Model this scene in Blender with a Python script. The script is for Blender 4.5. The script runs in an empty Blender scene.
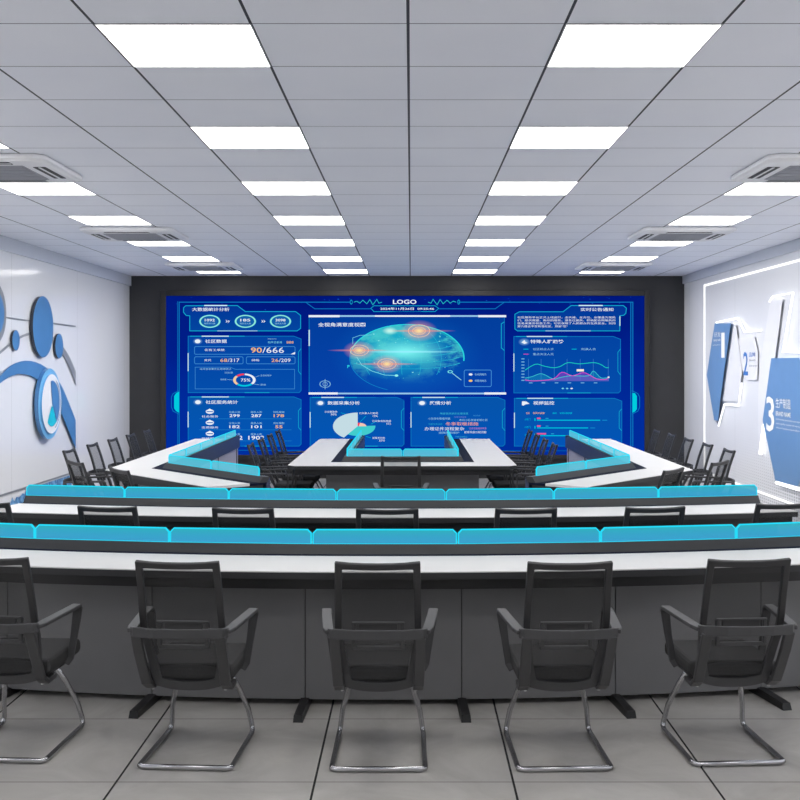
import bpy, math
from mathutils import Vector
C = bpy.context.scene.collection
SC = bpy.context.scene
PI = math.pi

# ------------------------------------------------------------------ colours / materials
def lin(c):
    out = []
    for v in c[:3]:
        v = v / 255.0
        out.append(v / 12.92 if v <= 0.04045 else ((v + 0.055) / 1.055) ** 2.4)
    return (out[0], out[1], out[2], 1.0)

def nt(name):
    m = bpy.data.materials.new(name)
    m.use_nodes = True
    t = m.node_tree
    t.nodes.clear()
    o = t.nodes.new('ShaderNodeOutputMaterial')
    return m, t, o

def pbr(name, rgb, rough=0.5, metal=0.0, spec=0.5, noise=0.05, nscale=6.0, coat=0.0):
    m, t, o = nt(name)
    b = t.nodes.new('ShaderNodeBsdfPrincipled')
    b.inputs['Roughness'].default_value = rough
    b.inputs['Metallic'].default_value = metal
    b.inputs['Specular IOR Level'].default_value = spec
    b.inputs['Coat Weight'].default_value = coat
    col = lin(rgb)
    tc = t.nodes.new('ShaderNodeTexCoord')
    n = t.nodes.new('ShaderNodeTexNoise')
    n.inputs['Scale'].default_value = nscale
    n.inputs['Detail'].default_value = 3
    t.links.new(tc.outputs['Object'], n.inputs['Vector'])
    r = t.nodes.new('ShaderNodeValToRGB')
    r.color_ramp.elements[0].position = 0.3
    r.color_ramp.elements[1].position = 0.7
    r.color_ramp.elements[0].color = tuple(max(0, c * (1 - noise)) for c in col[:3]) + (1,)
    r.color_ramp.elements[1].color = tuple(min(1, c * (1 + noise)) for c in col[:3]) + (1,)
    t.links.new(n.outputs['Fac'], r.inputs['Fac'])
    t.links.new(r.outputs['Color'], b.inputs['Base Color'])
    t.links.new(b.outputs['BSDF'], o.inputs['Surface'])
    return m

def glow(name, rgb, s=1.0):
    m, t, o = nt(name)
    e = t.nodes.new('ShaderNodeEmission')
    e.inputs['Color'].default_value = lin(rgb)
    e.inputs['Strength'].default_value = s
    t.links.new(e.outputs['Emission'], o.inputs['Surface'])
    return m

def see_through(name, rgb, transp, kind='diffuse', s=1.0, rough=0.6):
    m, t, o = nt(name)
    mx = t.nodes.new('ShaderNodeMixShader')
    mx.inputs['Fac'].default_value = transp
    if kind == 'diffuse':
        a = t.nodes.new('ShaderNodeBsdfPrincipled')
        a.inputs['Base Color'].default_value = lin(rgb)
        a.inputs['Roughness'].default_value = rough
    else:
        a = t.nodes.new('ShaderNodeEmission')
        a.inputs['Color'].default_value = lin(rgb)
        a.inputs['Strength'].default_value = s
    tr = t.nodes.new('ShaderNodeBsdfTransparent')
    t.links.new(a.outputs[0], mx.inputs[1])
    t.links.new(tr.outputs[0], mx.inputs[2])
    t.links.new(mx.outputs[0], o.inputs['Surface'])
    return m

def math_node(t, op, a, b=None, c=None):
    n = t.nodes.new('ShaderNodeMath')
    n.operation = op
    for i, v in enumerate((a, b, c)):
        if v is None:
            continue
        if isinstance(v, (int, float)):
            n.inputs[i].default_value = v
        else:
            t.links.new(v, n.inputs[i])
    return n.outputs[0]

def line_mask(t, coord, origin, period, width):
    # 1 on a joint line, 0 elsewhere
    a = math_node(t, 'SUBTRACT', coord, origin - period / 2)
    a = math_node(t, 'DIVIDE', a, period)
    a = math_node(t, 'FRACT', a)
    a = math_node(t, 'SUBTRACT', a, 0.5)
    a = math_node(t, 'ABSOLUTE', a)
    return math_node(t, 'LESS_THAN', a, width / period / 2)

def mix_rgb(t, fac, a, b):
    n = t.nodes.new('ShaderNodeMix')
    n.data_type = 'RGBA'
    for s, v in ((n.inputs['Factor'], fac), (n.inputs['A'], a), (n.inputs['B'], b)):
        if isinstance(v, (int, float, tuple)):
            s.default_value = v
        else:
            t.links.new(v, s)
    return n.outputs['Result']

def ceiling_mat():
    m, t, o = nt('ceiling_tiles')
    b = t.nodes.new('ShaderNodeBsdfPrincipled')
    b.inputs['Roughness'].default_value = 0.65
    b.inputs['Specular IOR Level'].default_value = 0.3
    tc = t.nodes.new('ShaderNodeTexCoord')
    sp = t.nodes.new('ShaderNodeSeparateXYZ')
    t.links.new(tc.outputs['Object'], sp.inputs[0])
    lx = line_mask(t, sp.outputs['X'], -0.012, 0.64, 0.0125)
    ly = line_mask(t, sp.outputs['Y'], 4.475, 0.645, 0.009)
    n = t.nodes.new('ShaderNodeTexNoise')
    n.inputs['Scale'].default_value = 1.5
    t.links.new(tc.outputs['Object'], n.inputs['Vector'])
    base = mix_rgb(t, n.outputs['Fac'], lin((230, 233, 244)), lin((240, 242, 250)))
    c1 = mix_rgb(t, ly, base, lin((120, 122, 134)))
    c2 = mix_rgb(t, lx, c1, lin((52, 55, 66)))
    t.links.new(c2, b.inputs['Base Color'])
    t.links.new(b.outputs[0], o.inputs[0])
    return m

def floor_mat():
    m, t, o = nt('floor_tiles')
    b = t.nodes.new('ShaderNodeBsdfPrincipled')
    tc = t.nodes.new('ShaderNodeTexCoord')
    sp = t.nodes.new('ShaderNodeSeparateXYZ')
    t.links.new(tc.outputs['Object'], sp.inputs[0])
    lx = line_mask(t, sp.outputs['X'], -0.4145, 0.855, 0.010)
    ly = line_mask(t, sp.outputs['Y'], 4.737, 0.842, 0.006)
    n = t.nodes.new('ShaderNodeTexNoise')
    n.inputs['Scale'].default_value = 2.2
    n.inputs['Detail'].default_value = 7
    n.inputs['Roughness'].default_value = 0.62
    n.inputs['Distortion'].default_value = 1.2
    t.links.new(tc.outputs['Object'], n.inputs['Vector'])
    r = t.nodes.new('ShaderNodeValToRGB')
    r.color_ramp.elements[0].position = 0.25
    r.color_ramp.elements[1].position = 0.75
    r.color_ramp.elements[0].color = lin((176, 173, 168))
    r.color_ramp.elements[1].color = lin((200, 198, 194))
    t.links.new(n.outputs['Fac'], r.inputs['Fac'])
    c1 = mix_rgb(t, ly, r.outputs['Color'], lin((105, 103, 100)))
    c2 = mix_rgb(t, lx, c1, lin((50, 50, 50)))
    t.links.new(c2, b.inputs['Base Color'])
    b.inputs['Roughness'].default_value = 0.22
    b.inputs['Specular IOR Level'].default_value = 0.35
    t.links.new(b.outputs[0], o.inputs[0])
    return m

def dotted_wall_mat(name, rgb, dots=False, rough=0.35):
    m, t, o = nt(name)
    b = t.nodes.new('ShaderNodeBsdfPrincipled')
    tc = t.nodes.new('ShaderNodeTexCoord')
    sp = t.nodes.new('ShaderNodeSeparateXYZ')
    t.links.new(tc.outputs['Object'], sp.inputs[0])
    n = t.nodes.new('ShaderNodeTexNoise')
    n.inputs['Scale'].default_value = 1.0
    t.links.new(tc.outputs['Object'], n.inputs['Vector'])
    c = lin(rgb)
    col = mix_rgb(t, n.outputs['Fac'], tuple(v * 0.97 for v in c[:3]) + (1,), c)
    seam = line_mask(t, sp.outputs['Y'], 14.6, 2.4, 0.008)
    col = mix_rgb(t, math_node(t, 'MULTIPLY', seam, 0.35), col, lin((120, 120, 125)))
    if dots:
        fy = math_node(t, 'SUBTRACT', math_node(t, 'FRACT', math_node(t, 'DIVIDE', sp.outputs['Y'], 0.075)), 0.5)
        fz = math_node(t, 'SUBTRACT', math_node(t, 'FRACT', math_node(t, 'DIVIDE', sp.outputs['Z'], 0.036)), 0.5)
        d = math_node(t, 'SQRT', math_node(t, 'ADD', math_node(t, 'MULTIPLY', fy, fy), math_node(t, 'MULTIPLY', fz, fz)))
        # dots shrink with height and towards the screen
        rad = math_node(t, 'MULTIPLY', math_node(t, 'SUBTRACT', 1.25, sp.outputs['Z']), 0.42)
        fade = math_node(t, 'MULTIPLY', math_node(t, 'SUBTRACT', 16.0, sp.outputs['Y']), 0.25)
        fade = math_node(t, 'MINIMUM', math_node(t, 'MAXIMUM', fade, 0.0), 1.0)
        rad = math_node(t, 'MULTIPLY', rad, fade)
        rad = math_node(t, 'MINIMUM', rad, 0.34)
        k = math_node(t, 'LESS_THAN', d, rad)
        col = mix_rgb(t, math_node(t, 'MULTIPLY', k, 0.5), col, lin((120, 122, 128)))
    t.links.new(col, b.inputs['Base Color'])
    b.inputs['Roughness'].default_value = rough
    b.inputs['Specular IOR Level'].default_value = 0.4
    t.links.new(b.outputs[0], o.inputs[0])
    return m

def screen_mat():
    m, t, o = nt('screen_glow')
    e = t.nodes.new('ShaderNodeEmission')
    tc = t.nodes.new('ShaderNodeTexCoord')
    sp = t.nodes.new('ShaderNodeSeparateXYZ')
    t.links.new(tc.outputs['Object'], sp.inputs[0])
    z = math_node(t, 'DIVIDE', math_node(t, 'SUBTRACT', sp.outputs['Z'], 0.4), 2.5)
    r = t.nodes.new('ShaderNodeValToRGB')
    r.color_ramp.elements[0].color = lin((0, 44, 150))
    r.color_ramp.elements[1].color = lin((0, 14, 112))
    k = r.color_ramp.elements.new(0.3)
    k.color = lin((0, 40, 150))
    k = r.color_ramp.elements.new(0.6)
    k.color = lin((0, 26, 132))
    t.links.new(z, r.inputs['Fac'])
    n = t.nodes.new('ShaderNodeTexNoise')
    n.inputs['Scale'].default_value = 1.3
    t.links.new(tc.outputs['Object'], n.inputs['Vector'])
    c = mix_rgb(t, math_node(t, 'MULTIPLY', n.outputs['Fac'], 0.25), r.outputs['Color'], lin((0, 60, 190)))
    t.links.new(c, e.inputs['Color'])
    t.links.new(e.outputs[0], o.inputs[0])
    return m

def panel_mat(name, lo, hi, z0, z1):
    m, t, o = nt(name)
    e = t.nodes.new('ShaderNodeEmission')
    tc = t.nodes.new('ShaderNodeTexCoord')
    sp = t.nodes.new('ShaderNodeSeparateXYZ')
    t.links.new(tc.outputs['Object'], sp.inputs[0])
    z = math_node(t, 'DIVIDE', math_node(t, 'SUBTRACT', sp.outputs['Z'], z0), z1 - z0)
    r = t.nodes.new('ShaderNodeValToRGB')
    r.color_ramp.elements[0].color = lin(lo)
    r.color_ramp.elements[1].color = lin(hi)
    t.links.new(z, r.inputs['Fac'])
    t.links.new(r.outputs['Color'], e.inputs['Color'])
    t.links.new(e.outputs[0], o.inputs[0])
    return m

def radial_glow(name, rgb, cx, cz, rx, rz, s=1.0, power=1.5):
    # soft spot drawn by the display: emission fading to clear away from the centre
    m, t, o = nt(name)
    tc = t.nodes.new('ShaderNodeTexCoord')
    sp = t.nodes.new('ShaderNodeSeparateXYZ')
    t.links.new(tc.outputs['Object'], sp.inputs[0])
    dx = math_node(t, 'DIVIDE', math_node(t, 'SUBTRACT', sp.outputs['X'], cx), rx)
    dz = math_node(t, 'DIVIDE', math_node(t, 'SUBTRACT', sp.outputs['Z'], cz), rz)
    d = math_node(t, 'SQRT', math_node(t, 'ADD', math_node(t, 'MULTIPLY', dx, dx), math_node(t, 'MULTIPLY', dz, dz)))
    f = math_node(t, 'MAXIMUM', math_node(t, 'SUBTRACT', 1.0, d), 0.0)
    f = math_node(t, 'MULTIPLY', math_node(t, 'POWER', f, power), s)
    f = math_node(t, 'MINIMUM', f, 1.0)
    e = t.nodes.new('ShaderNodeEmission')
    e.inputs['Color'].default_value = lin(rgb)
    tr = t.nodes.new('ShaderNodeBsdfTransparent')
    mx = t.nodes.new('ShaderNodeMixShader')
    t.links.new(f, mx.inputs['Fac'])
    t.links.new(tr.outputs[0], mx.inputs[1])
    t.links.new(e.outputs[0], mx.inputs[2])
    t.links.new(mx.outputs[0], o.inputs[0])
    return m

# ------------------------------------------------------------------ mesh builder
class MB:
    def __init__(s):
        s.v = []; s.f = []; s.m = []
    def add(s, vs, fs, mat=0):
        b = len(s.v)
        s.v += [tuple(v) for v in vs]
        for f in fs:
            s.f.append(tuple(i + b for i in f)); s.m.append(mat)
        return s
    def box(s, x0, x1, y0, y1, z0, z1, mat=0):
        return s.add([(x0,y0,z0),(x1,y0,z0),(x1,y1,z0),(x0,y1,z0),(x0,y0,z1),(x1,y0,z1),(x1,y1,z1),(x0,y1,z1)],
                     [(0,3,2,1),(4,5,6,7),(0,1,5,4),(1,2,6,5),(2,3,7,6),(3,0,4,7)], mat)
    def prism(s, bot, top, mat=0, side=None):
        n = len(bot)
        s.add(list(bot) + list(top), [tuple(range(n-1,-1,-1)), tuple(range(n, 2*n))], mat)
        b = len(s.v) - 2*n
        for i in range(n):
            j = (i+1) % n
            s.f.append((b+i, b+j, b+n+j, b+n+i)); s.m.append(mat if side is None else side)
        return s
    def tube(s, path, r, seg=10, mat=0, closed=False, squash=None):
        P = [Vector(p) for p in path]; n = len(P); rings = []
        ref = None
        for i in range(n):
            if closed: t = (P[(i+1)%n] - P[i-1])
            else: t = P[min(i+1,n-1)] - P[max(i-1,0)]
            t.normalize()
            if ref is None:
                a = Vector((0,0,1)) if abs(t.z) < 0.9 else Vector((1,0,0))
                u = t.cross(a).normalized()
            else:
                u = (ref - t*ref.dot(t)).normalized()
            ref = u; w = t.cross(u)
            rings.append([P[i] + (u*math.cos(2*PI*k/seg) + w*math.sin(2*PI*k/seg))*r for k in range(seg)])
        vs = [v for rg in rings for v in rg]; fs = []
        for i in range(n if closed else n-1):
            j = (i+1) % n
            for k in range(seg):
                l = (k+1) % seg
                fs.append((i*seg+k, i*seg+l, j*seg+l, j*seg+k))
        if not closed:
            fs.append(tuple(range(seg-1,-1,-1))); fs.append(tuple((n-1)*seg+k for k in range(seg)))
        return s.add(vs, fs, mat)
    def bar(s, path, w, th, nref, mat=0, closed=False):
        # rectangular section; nref = thin direction (one vector, or one per point)
        P = [Vector(p) for p in path]; n = len(P); vs = []
        for i in range(n):
            if closed: a = (P[i]-P[i-1]).normalized(); b = (P[(i+1)%n]-P[i]).normalized()
            else:
                a = (P[i]-P[max(i-1,0)]); b = (P[min(i+1,n-1)]-P[i])
                a = a.normalized() if a.length else b.normalized()
                b = b.normalized() if b.length else a
            t = (a+b).normalized()
            nr = Vector(nref[i] if isinstance(nref[0], (tuple, list, Vector)) else nref)
            nn = (nr - t*nr.dot(t)).normalized()
            ww = t.cross(nn).normalized()
            k = 1.0/max(0.5, t.dot(a))
            wi = (w[i] if isinstance(w, (list, tuple)) else w)/2*(k if abs(ww.dot(b-a))>1e-4 else 1)
            ti = (th[i] if isinstance(th, (list, tuple)) else th)/2
            vs += [P[i]-ww*wi-nn*ti, P[i]+ww*wi-nn*ti, P[i]+ww*wi+nn*ti, P[i]-ww*wi+nn*ti]
        fs = []
        for i in range(n if closed else n-1):
            j = (i+1) % n
            for k in range(4):
                l = (k+1) % 4
                fs.append((i*4+k, i*4+l, j*4+l, j*4+k))
        if not closed:
            fs.append((3,2,1,0)); fs.append(tuple((n-1)*4+k for k in range(4)))
        return s.add(vs, fs, mat)
    def build(s, name, mats, parent=None, bevel=0, smooth=False, seg=2):
        me = bpy.data.meshes.new(name)
        me.from_pydata(s.v, [], s.f)
        mats = mats if isinstance(mats, (list, tuple)) else [mats]
        for m in mats: me.materials.append(m)
        for p, k in zip(me.polygons, s.m):
            p.material_index = k
            p.use_smooth = smooth
        me.validate(); me.update()
        o = bpy.data.objects.new(name, me); C.objects.link(o)
        if parent is not None: o.parent = parent
        if bevel:
            b = o.modifiers.new('bevel', 'BEVEL'); b.width = bevel; b.segments = seg
            b.limit_method = 'ANGLE'; b.angle_limit = math.radians(40)
        return o

def tag(o, label=None, cat=None, group=None, kind=None):
    if label: o['label'] = label
    if cat: o['category'] = cat
    if group: o['group'] = group
    if kind: o['kind'] = kind
    return o
def empty(name, loc=(0,0,0), rz=0):
    o = bpy.data.objects.new(name, None); C.objects.link(o)
    o.location = loc; o.rotation_euler = (0,0,rz); o.empty_display_size = 0.1
    return o
def copy_tree(o, parent=None):
    c = o.copy(); C.objects.link(c)
    if parent is not None: c.parent = parent
    for ch in list(o.children): copy_tree(ch, c)
    return c

# ------------------------------------------------------------------ text (glyph outlines of the built-in font)
_glyph = {}
def text_geo(body, bold=0.0):
    key = (body, bold)
    if key in _glyph: return _glyph[key]
    cu = bpy.data.curves.new('lettering', 'FONT'); cu.body = body; cu.resolution_u = 2; cu.offset = bold
    ob = bpy.data.objects.new('lettering', cu); C.objects.link(ob)
    dg = bpy.context.evaluated_depsgraph_get(); dg.update()
    me = bpy.data.meshes.new_from_object(ob.evaluated_get(dg))
    vs = [(v.co.x, v.co.y) for v in me.vertices]; fs = [tuple(p.vertices) for p in me.polygons]
    bpy.data.objects.remove(ob); bpy.data.curves.remove(cu); bpy.data.meshes.remove(me)
    xs = [a for a, b in vs]; ys = [b for a, b in vs]
    x0, x1, y0, y1 = min(xs), max(xs), min(ys), max(ys)
    vs = [((a-x0)/(x1-x0), (b-y0)/(y1-y0)) for a, b in vs]
    _glyph[key] = (vs, fs)
    return _glyph[key]

# ------------------------------------------------------------------ materials
M = {}
WALL_FILL = (118, 150)
M['desk_white'] = pbr('desk_white', (222, 221, 220), 0.5, spec=0.2, noise=0.01)
M['charcoal'] = pbr('charcoal', (44, 45, 47), 0.5, noise=0.04)
M['riser'] = pbr('riser_grey', (54, 55, 57), 0.5, noise=0.04)
M['navy'] = pbr('navy_recess', (20, 26, 46), 0.8, spec=0.1, noise=0.03)
M['slate'] = pbr('slate_blue', (62, 72, 100), 0.45, noise=0.03)
M['panel'] = pbr('panel_grey', (112, 112, 114), 0.5, noise=0.03)
M['lilac'] = pbr('panel_lilac', (196, 192, 206), 0.5, noise=0.02)
M['black'] = pbr('black_metal', (26, 26, 28), 0.45, noise=0.05)
def acrylic(name, lo, hi, transp):
    m = see_through(name, lo, transp, 'emit'); t = m.node_tree
    tc = t.nodes.new('ShaderNodeTexCoord'); sp = t.nodes.new('ShaderNodeSeparateXYZ'); t.links.new(tc.outputs['Object'], sp.inputs[0])
    z = math_node(t, 'DIVIDE', math_node(t, 'SUBTRACT', sp.outputs['Z'], 0.81), 0.08)
    z = math_node(t, 'POWER', math_node(t, 'MAXIMUM', z, 0.0), 2.0)
    e = [n for n in t.nodes if n.type == 'EMISSION'][0]
    t.links.new(mix_rgb(t, z, lin(lo), lin(hi)), e.inputs['Color'])
    return m
M['glass'] = acrylic('cyan_acrylic', (60, 164, 208), (48, 182, 190), 0.2)
M['glass_clear'] = acrylic('cyan_acrylic_pale', (100, 200, 226), (70, 210, 228), 0.42)
M['rim'] = glow('cyan_edge', (40, 220, 248), 1.0)
M['ch_frame'] = pbr('chair_plastic', (42, 42, 44), 0.5, noise=0.05)
M['ch_arm'] = pbr('chair_arm_plastic', (62, 62, 64), 0.5, noise=0.05)
M['ch_mesh'] = see_through('chair_mesh', (30, 30, 32), 0.5)
M['ch_seat'] = pbr('seat_fabric', (48, 48, 49), 0.85, noise=0.12, nscale=120)
M['chrome'] = pbr('dark_chrome', (190, 190, 193), 0.2, 1.0, noise=0.02)
M['lightpanel'] = glow('light_diffuser', (255, 252, 248), 9.0)
M['white_metal'] = pbr('white_metal', (225, 226, 230), 0.4, noise=0.01)
M['ac'] = pbr('air_unit_white', (224, 224, 228), 0.45, noise=0.01)
M['ac_dark'] = pbr('air_unit_slot', (30, 31, 36), 0.6, noise=0.02)
M['ac_grille'] = pbr('air_unit_grille', (160, 162, 170), 0.55, noise=0.02)
M['led'] = glow('led_white', (255, 255, 255), 1.9)
M['led_soft'] = glow('led_frame_white', (255, 255, 255), 1.3)
M['backwall'] = pbr('charcoal_cladding', (54, 54, 56), 0.55, noise=0.05)
M['bezel'] = pbr('screen_bezel', (40, 39, 38), 0.5, noise=0.03)
M['blue_board'] = pbr('blue_board', (108, 146, 192), 0.3, noise=0.02)
M['blue_disc'] = pbr('blue_disc', (76, 128, 182), 0.3, noise=0.06, nscale=2)
M['pale_blue'] = pbr('pale_blue_ring', (112, 176, 222), 0.3, noise=0.02)
M['teal'] = pbr('teal_wedge', (30, 190, 215), 0.35, noise=0.02)
M['grey_line'] = pbr('grey_line', (130, 134, 142), 0.4, noise=0.02)
M['disc_edge'] = pbr('dark_disc_edge', (52, 58, 70), 0.4, noise=0.02)
M['white_board'] = pbr('white_board', (232, 232, 236), 0.35, noise=0.01)
M['white_ink'] = pbr('white_lettering', (246, 243, 240), 0.5, noise=0.0)
M['blue_ink'] = pbr('blue_lettering', (58, 116, 190), 0.5, noise=0.0)
M['wall_l'] = dotted_wall_mat('left_wall_paint', (226, 227, 232), False, 0.12)
M['wall_r'] = dotted_wall_mat('right_wall_paint', (226, 227, 232), True, 0.3)
M['cornice'] = pbr('cornice_paint', (196, 200, 210), 0.5, noise=0.01)
M['ceiling'] = ceiling_mat()
M['floor'] = floor_mat()

# ------------------------------------------------------------------ room shell
XL, XR, YB, YF, ZC = -4.43, 4.30, 17.31, -1.0, 3.185
def struct(name, mb, mats, **k):
    return tag(mb.build(name, mats, **k), kind='structure')
struct('floor', MB().box(XL-0.1, XR+0.1, YF, YB+0.1, -0.1, 0), M['floor'])
struct('ceiling', MB().box(XL-0.1, XR+0.1, YF, YB+0.1, ZC, ZC+0.1), M['ceiling'])
struct('wall_left', MB().box(XL-0.1, XL, YF, YB+0.1, 0, ZC), M['wall_l'])
struct('wall_right', MB().box(XR, XR+0.1, YF, YB+0.1, 0, ZC), M['wall_r'])
struct('wall_back', MB().box(XL, XR, YB, YB+0.1, 0, ZC), M['backwall'])
# left wall: glossy display panel with a cornice strip above and a dark line low down
struct('trim_1', MB().box(XL, XL+0.03, YF, YB, 3.03, ZC), M['cornice'])
struct('trim_2', MB().box(XL, XL+0.012, YF, 14.35, 0.372, 0.39), M['grey_line'])
struct('trim_3', MB().box(XR-0.03, XR, YF, YB, 3.06, ZC), M['cornice'])

# ------------------------------------------------------------------ ceiling lights
def build_light():
    r = empty('ceiling_light')
    g = MB(); a = 0.3185
    for (x0,x1,y0,y1) in ((-a,a,-a,-a+0.005),(-a,a,a-0.005,a),(-a,-a+0.005,-a+0.005,a-0.005),(a-0.005,a,-a+0.005,a-0.005)):
        g.box(x0,x1,y0,y1,-0.004,0)
    g.build('frame', M['white_metal'], r)
    MB().box(-a+0.005,a-0.005,-a+0.005,a-0.005,-0.0035,-0.001).build('diffuser', M['lightpanel'], r)
    return r
ORD = ['first','second','third','fourth','fifth','sixth','seventh','eighth']
cols = [(-2.89,'outer left'),(-0.97,'inner left'),(0.95,'inner right'),(2.87,'outer right')]
lp = build_light(); used = False
for cx, nm in cols:
    k0 = 1 if nm.startswith('outer') else 0
    for k in range(k0, 7):
        o = lp if not used else copy_tree(lp)
        used = True
        o.location = (cx, 4.475 + 0.645*(3*k + 0.5), ZC)
        far = 'nearest the camera' if k == k0 else ('nearest the dark screen wall' if k == 6 else ORD[k-k0] + ' from the camera')
        tag(o, 'square white glowing ceiling panel in the %s line, %s' % (nm, far), 'ceiling light', 'ceiling light panels')
# lights of the room behind the viewpoint (the grid carries on)
for cx, nm in cols:
    for k in (-1,):
        o = copy_tree(lp); o.location = (cx, 4.475 + 0.645*(3*k + 0.5), ZC)
        tag(o, 'square white ceiling panel above the near end of the room, %s line' % nm, 'ceiling light', 'ceiling light panels')

# ------------------------------------------------------------------ ceiling air units
def build_ac():
    r = empty('air_conditioner')
    def octo(a, c, z): return [(-a+c,-a,z),(a-c,-a,z),(a,-a+c,z),(a,a-c,z),(a-c,a,z),(-a+c,a,z),(-a,a-c,z),(-a,-a+c,z)]
    MB().prism(octo(0.505,0.07,-0.036), octo(0.505,0.07,0)).build('casing', M['ac'], r, bevel=0.012)
    MB().prism(octo(0.47,0.08,-0.048), octo(0.49,0.08,-0.036)).build('panel', M['ac'], r, bevel=0.006)
    g = MB().box(-0.29,0.29,-0.29,0.29,-0.052,-0.048,0)
    for i in range(9):
        y = -0.26 + i*0.065
        g.box(-0.28,0.28,y-0.012,y+0.012,-0.058,-0.052,1)
    g.build('grille', [M['ac_grille'], M['ac_grille']], r)
    for k in range(4):
        ca, sa = math.cos(k*PI/2), math.sin(k*PI/2)
        def rot(p): return (p[0]*ca - p[1]*sa, p[0]*sa + p[1]*ca, p[2])
        def rb(x0,x1,y0,y1,z0,z1):
            m = MB().box(x0,x1,y0,y1,z0,z1); m.v = [rot(p) for p in m.v]; return m
        v = rb(-0.24,0.24,0.345,0.435,-0.0505,-0.047).build('air_outlet', M['ac_dark'], r)
        rb(-0.24,0.24,0.383,0.399,-0.054,-0.0505).build('louver', M['ac'], v)
    return r
ac = build_ac(); used = False
for cx, side in ((-2.89,'left'),(2.83,'right')):
    for y, nm in ((7.69,'nearest the camera'),(11.56,'in the middle'),(15.43,'nearest the dark screen wall')):
        o = ac if not used else copy_tree(ac); used = True
        o.location = (cx, y, ZC); o.scale = (0.94, 0.94, 1)
        tag(o, 'white four-way air unit in the %s of the ceiling, %s' % (side, nm), 'air conditioner', 'ceiling air units')

# ------------------------------------------------------------------ desks
def offset_path(pts, d, ends=None):
    P = [Vector((p[0], p[1])) for p in pts]; out = []
    n = len(P)
    for i in range(n):
        def nrm(a, b):
            t = (b-a).normalized(); return Vector((-t.y, t.x))   # left of travel = inward
        if i == 0: m = nrm(P[0], P[1])
        elif i == n-1: m = nrm(P[-2], P[-1])
        else:
            a, b = nrm(P[i-1],P[i]), nrm(P[i],P[i+1]); m = (a+b)/(1+a.dot(b))
        out.append(P[i] + m*d)
    return out
def sweep(mb, pts, prof, mat=0, outer=None):
    # outer = (bevelled edge path, index of the square corner each of its points belongs to)
    # prof: closed polygon of (inward distance, height)
    n = len(pts); k = len(prof)
    offs = []
    for d, z in prof:
        q = offset_path(pts, d)
        if outer is not None:
            q = offset_path(outer[0], d) if d < 0.1 else [q[i] for i in outer[1]]
        offs.append(q)
    n = len(offs[0])
    vs = []
    for i in range(n):
        for j in range(k): vs.append((offs[j][i].x, offs[j][i].y, prof[j][1]))
    fs = [tuple(range(k)), tuple((n-1)*k + j for j in range(k-1,-1,-1))]
    for i in range(n-1):
        for j in range(k):
            l = (j+1) % k
            fs.append((i*k+j, (i+1)*k+j, (i+1)*k+l, i*k+l))
    mb.add(vs, fs, mat)
    return mb
def pane(p0, p1, z0, z1, name, parent, face, c=0.022, rim=0.007, th=0.012):
    p0, p1 = Vector(p0), Vector(p1); d = p1-p0; L = d.length; d.normalize(); nn = Vector((-d.y, d.x))
    h = z1-z0
    outl = [(0,0),(L,0),(L,h-c),(L-c,h),(c,h),(0,h-c)]
    r = rim; q = 0.41*r
    inn = [(r,r*0.6),(L-r,r*0.6),(L-r,h-c-q),(L-c-q,h-r),(c+q,h-r),(r,h-c-q)]
    def w(s, z, off): v = p0 + d*s + nn*off; return (v.x, v.y, z0+z)
    g = MB(); n = 6
    for off, flip in ((-th/2, False), (th/2, True)):
        vs = [w(s,z,off) for s,z in outl] + [w(s,z,off) for s,z in inn]
        f = tuple(range(6,12)); g.add(vs, [f if not flip else f[::-1]], 0)
        b = len(g.v)-12
        for i in range(6):
            j = (i+1) % 6
            fc = (b+i, b+j, b+6+j, b+6+i)
            g.f.append(fc if not flip else fc[::-1]); g.m.append(1)
    for i in range(6):
        j = (i+1) % 6
        g.f.append((i, 12+i, 12+j, j)); g.m.append(1)
    return g.build(name, [face, M['rim']], parent)

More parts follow.
